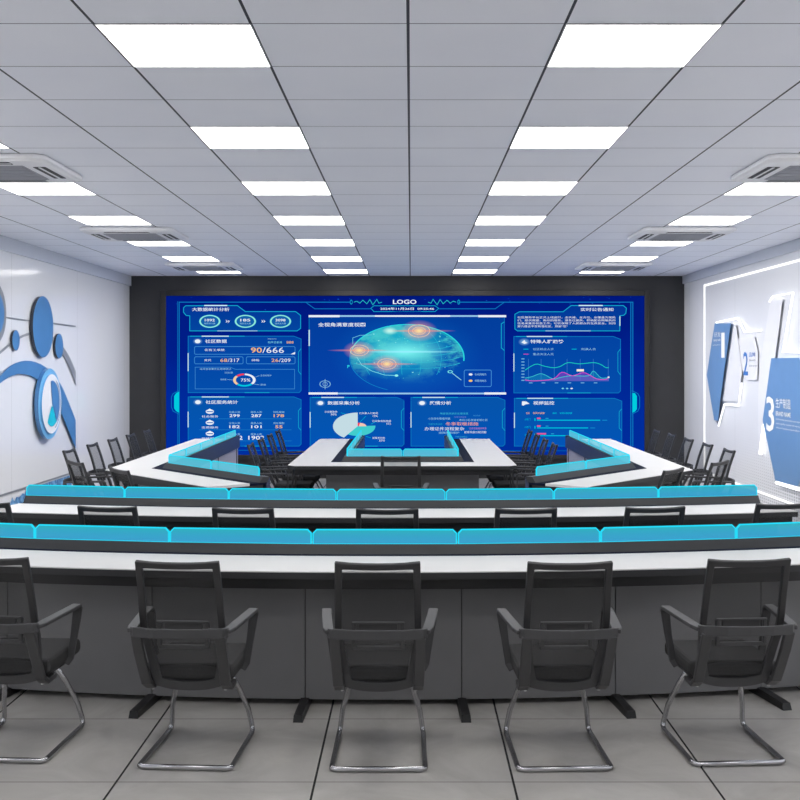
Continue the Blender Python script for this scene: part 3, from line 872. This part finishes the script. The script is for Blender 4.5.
def land_mat():
    m, t, o = nt('globe_land')
    tc = t.nodes.new('ShaderNodeTexCoord'); sp = t.nodes.new('ShaderNodeSeparateXYZ'); t.links.new(tc.outputs['Object'], sp.inputs[0])
    mp = t.nodes.new('ShaderNodeMapping'); mp.inputs['Scale'].default_value = (1.0, 1.0, 1.9); t.links.new(tc.outputs['Object'], mp.inputs['Vector'])
    n = t.nodes.new('ShaderNodeTexNoise'); n.inputs['Scale'].default_value = 2.4; n.inputs['Detail'].default_value = 9; n.inputs['Roughness'].default_value = 0.68
    t.links.new(mp.outputs[0], n.inputs['Vector'])
    k = t.nodes.new('ShaderNodeValToRGB'); k.color_ramp.elements[0].position = 0.46; k.color_ramp.elements[1].position = 0.56
    t.links.new(n.outputs['Fac'], k.inputs['Fac'])
    f = math_node(t, 'DIVIDE', math_node(t, 'SUBTRACT', sp.outputs['Z'], SZ(384)), SZ(345)-SZ(384))
    f = math_node(t, 'MINIMUM', math_node(t, 'MAXIMUM', f, 0.0), 1.0)
    f = math_node(t, 'MULTIPLY', math_node(t, 'MULTIPLY', f, k.outputs['Color']), 0.8)
    e = t.nodes.new('ShaderNodeEmission'); t.links.new(mix_rgb(t, n.outputs['Fac'], lin((10,120,170)), lin((90,235,225))), e.inputs['Color'])
    tr = t.nodes.new('ShaderNodeBsdfTransparent'); mx = t.nodes.new('ShaderNodeMixShader')
    t.links.new(f, mx.inputs['Fac']); t.links.new(tr.outputs[0], mx.inputs[1]); t.links.new(e.outputs[0], mx.inputs[2]); t.links.new(mx.outputs[0], o.inputs[0])
    return m
d.ell(407, 358, 56.5, 33, land_mat(), 3.8)
for i in range(70):
    a = rnd.uniform(0, 2*PI); q = math.sqrt(rnd.random())
    u, v = 404+52*q*math.cos(a), 352-27*q*math.sin(a)
    w = rnd.uniform(0.5, 1.6); d.rect(u, v, u+w, v+w*0.45, rnd.choice([(90,230,230),(40,190,225),(150,240,240)]), 4.1)
d.ell(405, 351.5, 46, 15, rg('core_glow', (120,240,240), 405, 351.5, 46, 15, 1.2, 1.6), 4.4)
d.ell(408, 351.8, 52, 1.4, rg('core_streak', (150,240,255), 408, 351.8, 52, 1.4, 1.2, 1.0), 4.6)
d.ell(390, 331, 8, 4, rg('small_glow', (190,250,240), 390, 331, 8, 4, 1.3, 1.2), 4.6)
for i, (u, v, r_) in enumerate(((359.5,350.4,9.5),(387,364,9.5),(419,331,11))):
    d.ell(u, v, r_*1.7, r_*1.0, rg('flare_halo_%d' % i, (240,165,150), u, v, r_*1.7, r_*1.0, 0.75, 1.1), 5)
    d.ring(u, v, r_, r_*0.58, 0.07, (238,200,175), 5.4); d.ring(u, v, r_*0.62, r_*0.36, 0.09, (245,205,165), 5.5)
    d.ell(u, v, r_*0.6, r_*0.36, rg('flare_core_%d' % i, (255,225,160), u, v, r_*0.6, r_*0.36, 1.1, 1.1), 5.8)
    d.ell(u, v, r_*3.4, 1.3, rg('flare_streak_%d' % i, (255,150,120), u, v, r_*3.4, 1.3, 0.75, 1.0), 5.6)
d.line([(357,357),(362,365),(372,371),(385,375),(397,375.5)], 0.6, (120,220,235), 4.8); d.ell(396.5, 375.5, 1.8, 1.1, (150,250,240), 5)
d.line([(353,344),(353,338),(360,335.5),(372,335)], 0.5, (110,210,235), 4.8)
d.ring(450, 371.7, 2.6, 1.5, 0.4, (120,235,235), 5); d.line([(452,373),(461,380)], 0.7, (150,225,235), 5)
d.rect(347.5, 365, 349.8, 366.6, (40,200,220), 5); d.rect(347.5, 366.6, 348.3, 368, (40,200,220), 5)
d.ring(325.4, 384, 5.6, 3.6, 0.14, (130,190,225), 3); d.ring(325.4, 384, 2.4, 2.2, 0.2, (130,190,225), 3); d.line([(325.4,379),(325.4,389)], 0.5, (150,205,235), 3)
d.line([(465,370),(490,370),(491,371),(491,385.5),(490,386.5),(465,386.5),(464,385.5),(464,371)], 0.6, (70,150,220), 3, True)
d.ell(470.4, 374.4, 1.9, 1.1, WHITE, 4); d.ell(470.4, 380.7, 1.9, 1.1, (250,200,110), 4)
d.text('在线网格员', 474.5, 486, 374.4, 2.2, PALE); d.text('预警网格员', 474.5, 486, 380.7, 2.2, PALE)
d.done('centre map panel with a cyan globe and orange flares')
# announcement tab
d = Draw('notice_panel')
pts = [(514.5,314.5),(519,312),(562.5,312),(570.5,305.8),(622.5,305.8),(625.6,308.4),(625,313.5),(623,315.4),(619,316),(619,331),(517,331),(514.5,329)]
d.poly([(514.5,314.5),(519,312),(619,312),(619,331),(517,331),(514.5,329)], pm_tab); d.poly([(562.5,312),(570.5,305.8),(622.5,305.8),(625.6,308.4),(625,313.5),(623,315.4),(619,316),(619,312)], pm_tab, 1.3)
d.line(pts, 0.8, TEAL, 2, True); d.rect(578, 305.2, 602, 306.3, GLINT, 3); d.rect(545, 330.6, 590, 331.4, PALE, 3); d.rect(618.6,316.5,619.6,326,GLINT,3)
d.text('实时公告通知', 580, 612.5, 309.7, 3.4, WHITE, bold=0.008)
for k, (t_, u1) in enumerate((('社区服务平台正式上线运行，全天候、全方位、全覆盖为居民', 614.6), ('们，提供便捷、高效的服务，请各位居民、积极配合网格员的', 614.6), ('信息采集及核查工作，切实保障了人民群众的生命安全，共同', 614.6), ('努力建设平安和谐社区，感谢“您”', 567))):
    d.text(t_, 517, u1, 317.6+2.95*k, 2.2, WHITE)
d.done('notice panel with four lines of text')
# trend chart
d = Draw('trend_panel'); frame(d, 513.5, 336.6, 619.7, 392.8, pm_hi)
d.ell(523.8, 342, 6, 3.8, rg('trend_icon_halo', (150,210,250), 523.8, 342, 6, 3.8, 0.8, 1.0), 3); d.poly([(521,342.5),(524,340),(525,342),(527,343),(524,344)], WHITE, 4)
d.text('特殊人群趋势', 530, 563, 341.6, 3.6, WHITE, bold=0.01)
for u, v, c_, t_ in ((523,349.2,CY,'社区矫正人员'),(571,349.2,CY,'刑满人员'),(523,354.2,PINK,'重点关注人员')):
    d.rect(u, v-0.3, u+5, v+0.3, c_, 3); d.text(t_, u+9.5, u+(30 if len(t_) > 4 else 24), v, 2.2, PALE)
for k in range(8):
    d.rect(521, 358.4+k*3.05, 524, 359.4+k*3.05, (110,180,225), 3)
for k, u in enumerate((528,540.6,553.7,566.5,579.6,592.6,607.5)):
    d.rect(u-0.15, 359, u+0.15, 381, (70,140,215), 2.4)
    if k < 6: d.rect(u+0.5, 382.4, u+4, 383.2, (110,180,225), 3)
def ch(pts): return [(500+a/5.714, 290+b/5.714) for a, b in pts]
def sm(pts):
    return [(p.x, p.y) for p in smooth_path([(a, b, 0) for a, b in pts], 4)]
c1 = sm(ch([(140,458),(200,424),(250,435),(300,444),(340,437),(385,415),(450,422),(530,415),(570,425),(600,443),(617,443)]))
c2 = sm(ch([(140,503),(180,495),(235,478),(300,508),(340,500),(400,490),(500,490),(530,463),(570,500),(600,502),(617,497)]))
c3 = sm(ch([(140,513),(190,519),(300,508),(350,470),(410,490),(470,472),(510,487),(550,508),(600,510),(617,497)]))
def area(c, m, lay):
    for a, b in zip(c, c[1:]): d.poly([a, b, (b[0], 381), (a[0], 381)], m, lay)
area(c2, see_through('teal_area', (30,170,200), 0.75, 'emit'), 2.6); area(c3, see_through('violet_area', (130,60,200), 0.55, 'emit'), 2.8)
d.line(c1, 0.7, (30,205,190), 3.2); d.line(c2, 0.6, (60,200,210), 3.3); d.line(c3, 0.6, (230,80,200), 3.4)
d.rect(576, 369.2, 583.2, 371.4, (255,240,215), 4); d.ell(607.8, 377.2, 1, 0.8, WHITE, 4)
for k in range(3): d.ell(562.2+4.4*k, 388.4, 1.2, 0.7, (120,215,235) if k < 2 else WHITE, 3)
d.done('panel with teal and pink line chart')
# collection pie
d = Draw('pie_panel'); frame(d, 310.5, 397.3, 404, 445.8, pm_lo); icon(d, 320.8, 402.9)
d.text('数据采集分析', 328, 360, 402.8, 3.6, WHITE, bold=0.01)
d.ell(357.9, 426, 24.6, 13.6, (196,220,228), 3, 90, 236); d.ell(357.9, 426, 17.6, 9.6, (66,205,205), 3, -124, 4)
d.ell(357.9, 426, 9, 3.4, (250,60,90), 3, 60, 90); d.ell(359, 426, 7.5, 3.4, (246,200,180), 3.2, 0, 80)
for t_, u0, u1, v in (('未采集数据', 325, 337.5, 411.6), ('30%', 331, 337, 414.2), ('已采集人口数据', 359.5, 378, 413), ('19%', 373, 378, 415.8), ('已采集房屋数据', 372.5, 391, 420.8), ('15%', 386.5, 391, 423.4), ('采集单位数', 372.5, 385, 437.6), ('20%', 379, 385, 440.2)): d.text(t_, u0, u1, v, 1.9, WHITE)
for a in (((360,422),(366,416)),((371,424),(376,421.5)),((366,436),(371,437.6)),((341,412.5),(346,414))): d.line(a, 0.3, CY, 3)
d.done('panel with a large pale pie chart')
# word cloud
d = Draw('word_panel'); frame(d, 411, 397.3, 504.6, 445.8, pm_lo); icon(d, 422, 402.9)
d.text('舆情分析', 429.5, 451, 402.8, 3.6, WHITE, bold=0.01)
for t_, u0, u1, v, h, c_ in (('噪音扰民投诉处理进度', 440, 468, 413.3, 2.0, (60,190,215)),('物业费用', 473, 480, 415.4, 1.4, (60,150,215)),('小区停车管理问题', 428, 450, 418.4, 2.2, PALE),('垃圾分类投放', 454, 466, 416.8, 1.4, (110,130,220)),('老旧小区改造安排计划', 459, 487, 419.8, 2.2, PALE),('社区文化活动', 428.5, 442, 423.8, 1.9, (40,170,205)),('冬季取暖措施', 445.5, 478, 423.6, 3.4, (250,170,140)),('办理证件流程复杂', 424.6, 464, 428.5, 3.3, WHITE),('公共设施维修申请', 469, 486, 428.1, 2.0, (190,130,200)),('道路照明维护', 438.5, 459, 432.4, 2.2, PALE),('教育资源分配问题', 464, 486, 431.9, 2.3, WHITE),('环境卫生整治', 455, 467, 436.6, 1.7, (60,170,215))):
    d.text(t_, u0, u1, v, h, c_)
d.done('panel with a cloud of white and orange words')
# video list
d = Draw('camera_panel'); frame(d, 514, 398.2, 621, 445.8, pm_lo)
d.poly([(521.5,401.5),(526,401.4),(529,403.6),(525,404.2),(523,405.4),(521.5,405)], WHITE, 4); d.rect(521.8,401.2,524.8,402.4,WHITE,4)
d.text('视频监控', 532.7, 553.7, 402.8, 3.6, WHITE, bold=0.01)
d.text('在线', 525.5, 529, 412.9, 1.9, ORG); d.text('视频总数量', 532.5, 544, 412.9, 1.9, ORG); d.text('离线', 552, 556, 412.9, 1.9, CY); d.text('视频设备数量', 559, 571.5, 412.9, 1.9, CY)
for v, u1, pk in ((420,599.5,540),(427.7,587.5,540),(435.4,571,545.5)):
    d.text('小区门', 524, 530, v-0.9, 2.0, CY); d.rect(534, v-2, 535, v+0.6, CY, 3); d.rect(536.5, v-0.5, u1, v+0.5, (0,190,220), 3)
    d.rect(536.5, v-2.6, pk, v-1.2, (240,90,150), 3.4); d.rect(pk+5, v-2.2, pk+8, v-1.5, (40,170,215), 3); d.rect(u1+2, v-0.4, u1+7, v+0.4, (20,140,205), 3)
d.done('panel with cyan progress bars')
# specks of light on the empty background
d = Draw('background_sparkle')
for i in range(60):
    u, v = rnd.uniform(168, 642), rnd.choice([rnd.uniform(297,304), rnd.uniform(297,450)])
    d.rect(u, v, u+rnd.uniform(0.6,1.6), v+rnd.uniform(0.4,0.8), rnd.choice([(20,70,190),(30,100,210),(10,60,170)]), 0.8)
d.done()

# ------------------------------------------------------------------ left wall display
def LW(u, v, off=0.0):
    w = 4.43-off; return (XL + off, 1100*w/(411-u), 1.8 + (364-v)*w/(411-u))
def RW(u, v, off=0.0):
    w = 4.30-off; return (XR - off, 1100*w/(u-411), 1.8 + (364-v)*w/(u-411))
def wall_disc(name, c, r, t0, t1, mats, parent, side, r2=None, n=56):
    y, z = c; sx = 1 if side == 'l' else -1; X = XL if side == 'l' else XR
    ringp = lambda rr, t: [(X + sx*t, y + rr*math.cos(2*PI*i/n), z + rr*math.sin(2*PI*i/n)) for i in range(n)]
    return MB().prism(ringp(r, t0), ringp(r2 or r, t1), 0, 1).build(name, mats, parent)
def lc(u, v, off=0.04): p = LW(u, v, off); return (p[1], p[2])
def disc_thing(u, v, rv, label, name='wall_disc', th=0.035, ring=None):
    c = lc(u, v); r = rv*c[0]/1100
    root = empty(name, (XL, c[0], c[1])); tag(root, label, 'wall decoration', 'round wall decorations')
    def fx(o): o.location = (-XL, -c[0], -c[1]); return o
    fx(wall_disc('backing', c, r*0.985, 0.012, th-0.012, [M['disc_edge'], M['disc_edge']], root, 'l'))
    if ring:
        fx(wall_disc('face', c, r, th-0.012, th, [M['grey_line'], M['disc_edge']], root, 'l'))
        fx(wall_disc('inner_disc', c, r*ring, th, th+0.01, [M['blue_disc'], M['blue_disc']], root, 'l'))
    else:
        fx(wall_disc('face', c, r, th-0.012, th, [M['blue_disc'], M['disc_edge']], root, 'l'))
    return root
disc_thing(42.6, 326.8, 30.6, 'large round blue disc in the middle of the left wall display', th=0.05)
disc_thing(16.6, 340.3, 10.2, 'small blue disc left of the large blue disc on the left wall')
disc_thing(59.8, 346, 12.4, 'small blue disc right of the large blue disc on the left wall')
disc_thing(-6, 313, 31, 'large grey-ringed disc cut off by the left photo edge', th=0.05, ring=0.72)
def strip(name, up, lo, mat, th, label, cat='wall decoration'):
    # band between two polylines (display positions on the left wall)
    g = MB(); n = len(up)
    U = [LW(u, v, th) for u, v in up]; Lo = [LW(u, v, th) for u, v in lo]
    U0 = [LW(u, v, 0.002) for u, v in up]; L0 = [LW(u, v, 0.002) for u, v in lo]
    for i in range(n-1):
        g.add([U[i],U[i+1],Lo[i+1],Lo[i]], [(0,1,2,3)]); g.add([U0[i],U0[i+1],U[i+1],U[i]], [(0,1,2,3)]); g.add([L0[i],Lo[i],Lo[i+1],L0[i+1]], [(0,1,2,3)])
    for k in (0, n-1): g.add([U0[k],U[k],Lo[k],L0[k]], [(0,1,2,3)])
    return tag(g.build(name, mat), label, cat)
def lp_(pts): return [(a/4.444, 280+b/4.444) for a, b in pts]
def rs(pts, n=24):
    # resample smoothly so both edges of a band share the same count
    q = smooth_path([(a, b, 0) for a, b in pts], 12); L = [0]
    for a, b in zip(q, q[1:]): L.append(L[-1] + (b-a).length)
    out = []
    for i in range(n+1):
        t = L[-1]*i/n; k = max(j for j in range(len(L)) if L[j] <= t + 1e-9); k = min(k, len(q)-2)
        f = (t-L[k])/max(1e-9, L[k+1]-L[k]); p = q[k] + (q[k+1]-q[k])*f; out.append((p.x, p.y))
    return out
strip('wall_line', rs(lp_([(25,163),(130,178),(240,190),(337,203)])), rs(lp_([(25,169),(130,184),(240,196),(337,209)])), M['grey_line'], 0.012, 'thin straight grey line running across the left wall display')
strip('wall_arc', rs(lp_([(-60,370),(0,316),(50,276),(100,244),(150,230),(200,232),(250,262),(300,325),(337,405)])), rs(lp_([(-60,384),(0,330),(50,288),(100,255),(150,242),(200,248),(250,290),(300,372),(337,465)])), M['grey_line'], 0.012, 'thin grey arc behind the discs on the left wall')
strip('wall_arc', rs(lp_([(-70,480),(0,428),(40,385),(90,362),(140,360),(200,385),(265,455),(300,530),(337,622)])), rs(lp_([(-70,510),(0,460),(40,432),(90,417),(150,430),(190,470),(240,520),(280,610),(337,748)])), M['blue_disc'], 0.03, 'broad blue arc sweeping down the left wall display')
c = lc(50.6, 403.8, 0.08); r = 35.3*c[0]/1100
root = empty('wall_emblem', (XL, c[0], c[1])); tag(root, 'round white and blue emblem with a pie wedge on the left wall', 'wall decoration')
def fx(o): o.location = (-XL, -c[0], -c[1]); return o
fx(wall_disc('outer_ring', c, r, 0.03, 0.075, [M['pale_blue'], M['blue_disc']], root, 'l'))
c2_ = (c[0]+0.0, c[1])
fx(wall_disc('white_face', c2_, r*0.84, 0.075, 0.095, [M['white_board'], M['pale_blue']], root, 'l'))
# image right = towards the screen = +Y
def wedge2(name, a0, a1, r0, r1, mat, th):
    g = MB(); n = 18; vs = []
    for i in range(n+1):
        a = D(a0+(a1-a0)*i/n)
        for rr in (r0, r1): vs.append((XL+th, c[0]+rr*math.cos(a), c[1]+rr*math.sin(a)))
    g.add(vs, [(2*i, 2*i+1, 2*i+3, 2*i+2) for i in range(n)])
    return fx(g.build(name, mat, root))
wedge2('blue_wedge', -52, 100, 0.0, r*0.66, M['blue_disc'], 0.10)
wedge2('teal_wedge', -128, -54, r*0.08, r*0.64, M['teal'], 0.10)
wedge2('thin_ring', -70, 60, r*0.72, r*0.75, M['blue_disc'], 0.10)
# blue halftone band at the foot of the left wall
m, t, o_ = nt('halftone_blue')
b = t.nodes.new('ShaderNodeBsdfPrincipled'); tc = t.nodes.new('ShaderNodeTexCoord')
n1 = t.nodes.new('ShaderNodeTexNoise'); n1.inputs['Scale'].default_value = 18; n1.inputs['Detail'].default_value = 5
t.links.new(tc.outputs['Object'], n1.inputs['Vector'])
rr_ = t.nodes.new('ShaderNodeValToRGB'); rr_.color_ramp.elements[0].position = 0.40; rr_.color_ramp.elements[1].position = 0.60
rr_.color_ramp.elements[0].color = lin((44,100,160)); rr_.color_ramp.elements[1].color = lin((120,175,220))
t.links.new(n1.outputs['Fac'], rr_.inputs['Fac']); t.links.new(rr_.outputs['Color'], b.inputs['Base Color']); t.links.new(b.outputs[0], o_.inputs[0])
g = MB()
Y0, Y1 = 11.75, 14.35
top = []
k = 40
for i in range(k+1):
    y = Y0 + (Y1-Y0)*i/k
    s_ = (y-Y0)/(Y1-Y0)
    jag = 0.10*abs(math.sin(i*1.35))*max(0, 1-s_*1.8) + max(0, 0.06*(1-s_*3))
    top.append((y, 0.355 - jag))
for (ya, za), (yb, zb) in zip(top, top[1:]):
    g.add([(XL+0.006,ya,0.04),(XL+0.006,yb,0.04),(XL+0.006,yb,zb),(XL+0.006,ya,za)], [(0,1,2,3)])
tag(g.build('wall_decal', m), 'speckled blue skyline band along the foot of the left wall', 'wall decoration')

# ------------------------------------------------------------------ right wall display
def board(name, pts, o0, o1, mats, parent):
    A = [RW(u, v, o0) for u, v in pts]; B = [RW(u, v, o1) for u, v in pts]
    return MB().prism(A, B, 0, 1).build(name, mats, parent)
def tube_led(parent, pts, w=0.024, off=0.03):
    g = MB(); g.tube([RW(u, v, off) for u, v in pts], w/2, 8)
    o = g.build('backlight', M['led'], parent); o['label'] = 'glowing white light line'; return o
def rtext(body, u0, u1, v, h, mat, off, parent, name, bold=0.0):
    # lettering lies flat on the board: corners taken on the wall plane
    vs, fs = text_geo(body, bold); um = (u0+u1)/2
    pa, pb = RW(u0, v, off), RW(u1, v, off); zc = (pa[2]+pb[2])/2; hh = h*pa[1]*0.5/1100 + h*pb[1]*0.5/1100
    g = MB(); g.add([(XR-off, pa[1] + (pb[1]-pa[1])*a, zc - hh/2 + hh*b_) for a, b_ in vs], fs)
    return g.build(name, mat, parent)
def board_thing(name, label, u, v):
    p = RW(u, v); r_ = empty(name, (XR, p[1], p[2])); tag(r_, label, 'wall sign', 'numbered wall boards'); return r_
def settle(root):
    for ch in root.children: ch.location = -Vector(root.location)
b1 = board_thing('sign_board', 'blue angular board with a white number 1 on the right wall', 718, 370)
board('panel', [(714.6,323.6),(731,323.2),(720,401),(718.4,420.8),(714.1,420),(706.7,375)], 0.001, 0.065, [M['blue_board'], M['blue_board']], b1)
rtext('1', 721.3, 724.6, 345.2, 25, M['white_ink'], 0.067, b1, 'numeral', 0.0)
rtext('研发', 714.2, 720.4, 334.6, 5.0, M['white_ink'], 0.067, b1, 'lettering')
rtext('BRAND NAME', 713.6, 720.4, 340.2, 2.2, M['white_ink'], 0.067, b1, 'lettering', 0.01)
rtext('professional team', 712.8, 720.4, 345, 1.9, M['white_ink'], 0.067, b1, 'lettering')
settle(b1)
b2 = board_thing('wall_slab', 'white folded slab between the boards numbered 1 and 2', 733, 360)
board('panel', [(731.2,323.4),(736,325),(738,340),(742,372),(738.8,401.4),(720.2,401.2)], 0.001, 0.028, [M['white_board'], M['white_board']], b2)
tube_led(b2, [(716.5,322.5),(738,318.2),(744.3,331.8),(760.5,330.5)]); tube_led(b2, [(718.6,425.8),(724.3,404.5),(738.6,405.6),(741.8,383)])
settle(b2)
b3 = board_thing('sign_board', 'white angular board with a blue number 2 on the right wall', 747, 355)
board('panel', [(737.2,338.2),(754.5,336.6),(758,352),(757.4,380),(746,380),(739,360)], 0.001, 0.02, [M['white_board'], M['white_board']], b3)
rtext('2', 743.2, 748, 363.6, 23.5, M['blue_ink'], 0.022, b3, 'numeral', 0.012)
rtext('品牌', 749, 755, 354.6, 4.6, M['blue_ink'], 0.022, b3, 'lettering')
rtext('BRAND', 749.2, 755.4, 360.2, 1.8, M['grey_line'], 0.022, b3, 'lettering')
rtext('about our work', 749.2, 757.4, 365.6, 1.8, M['grey_line'], 0.022, b3, 'lettering')
settle(b3)
b4 = board_thing('wall_slab', 'tall white slanted slab left of the board numbered 3', 768, 370)
board('panel', [(770.3,299.6),(782.6,299.2),(776,352),(768,400),(763,445),(758.6,452),(758,400),(759,372)], 0.001, 0.028, [M['white_board'], M['white_board']], b4)
tube_led(b4, [(769.6,301.5),(772.4,297),(793.2,292.6),(783,352.2),(806,352.4)]); tube_led(b4, [(760.6,454),(764.3,425)], 0.05)
settle(b4)
b5 = board_thing('sign_board', 'large blue angular board with a white number 3 on the right wall', 788, 420)
board('panel', [(771.2,358.2),(799,357.8),(804,372),(816,430),(798,486.4),(775.3,480.6),(762.6,420)], 0.001, 0.11, [M['blue_board'], M['blue_board']], b5)
rtext('3', 766.2, 774.2, 414.2, 35, M['white_ink'], 0.112, b5, 'numeral', 0.012)
rtext('生产制造', 775.6, 790.6, 403.6, 10, M['white_ink'], 0.112, b5, 'lettering')
rtext('BRAND NAME', 775.8, 790.6, 414.2, 4.6, M['white_ink'], 0.112, b5, 'lettering', 0.012)
for k, t_ in enumerate(('professional production and manufacture', 'strict quality control of every process', 'advanced equipment and skilled workers')):
    rtext(t_, 776, 806, 421.2+4.4*k, 2.4, M['white_ink'], 0.112, b5, 'lettering')
tube_led(b5, [(776.5,482.6),(799,489.4)], 0.04, 0.05)
settle(b5)
# thin LED frame round the display
g = MB(); X1 = XR-0.004
def lbox(y0,y1,z0,z1): g.box(XR-0.012, XR, y0, y1, z0, z1)
lbox(6.0,16.12,2.935,2.96); lbox(6.0,16.12,0.21,0.235); lbox(16.08,16.12,0.235,2.935)
tag(g.build('light_frame', M['led_soft']), 'thin glowing white frame line around the right wall display', 'wall light')

# ------------------------------------------------------------------ light and camera
for sx, nm in ((-1, 'added_wall_fill'), (1, 'added_wall_fill')):  # fill lamps with no fixture, added to brighten the two side walls
    la = bpy.data.lights.new(nm, 'AREA'); la.shape = 'RECTANGLE'; la.size = 0.3; la.size_y = 17; la.energy = WALL_FILL[0 if sx < 0 else 1]; la.spread = D(100)
    lo = bpy.data.objects.new(nm, la); C.objects.link(lo)
    lo.location = (sx*1.9, 8.2, 3.10)
    lo.rotation_euler = (0, -sx*D(48), 0)
w = bpy.data.worlds.new('World'); SC.world = w; w.use_nodes = True
bg = w.node_tree.nodes['Background']; bg.inputs['Color'].default_value = (0.97, 0.98, 1.0, 1); bg.inputs['Strength'].default_value = 0.55
cam = bpy.data.cameras.new('camera'); co = bpy.data.objects.new('camera', cam); C.objects.link(co)
co.location = (0, 0, 1.8); co.rotation_euler = (PI/2, 0, 0)
cam.sensor_width = 36; cam.lens = 36*1100/800; cam.shift_x = -11/800; cam.shift_y = -36/800
cam.clip_start = 0.05; cam.clip_end = 100
SC.camera = co
SC.view_settings.view_transform = 'Standard'; SC.view_settings.look = 'None'
SC.view_settings.exposure = 0; SC.view_settings.gamma = 1
SC.cycles.max_bounces = 10; SC.cycles.transparent_max_bounces = 24
SC.cycles.use_denoising = True
SC.cycles.caustics_reflective = False; SC.cycles.caustics_refractive = False
SC.cycles.sample_clamp_indirect = 6
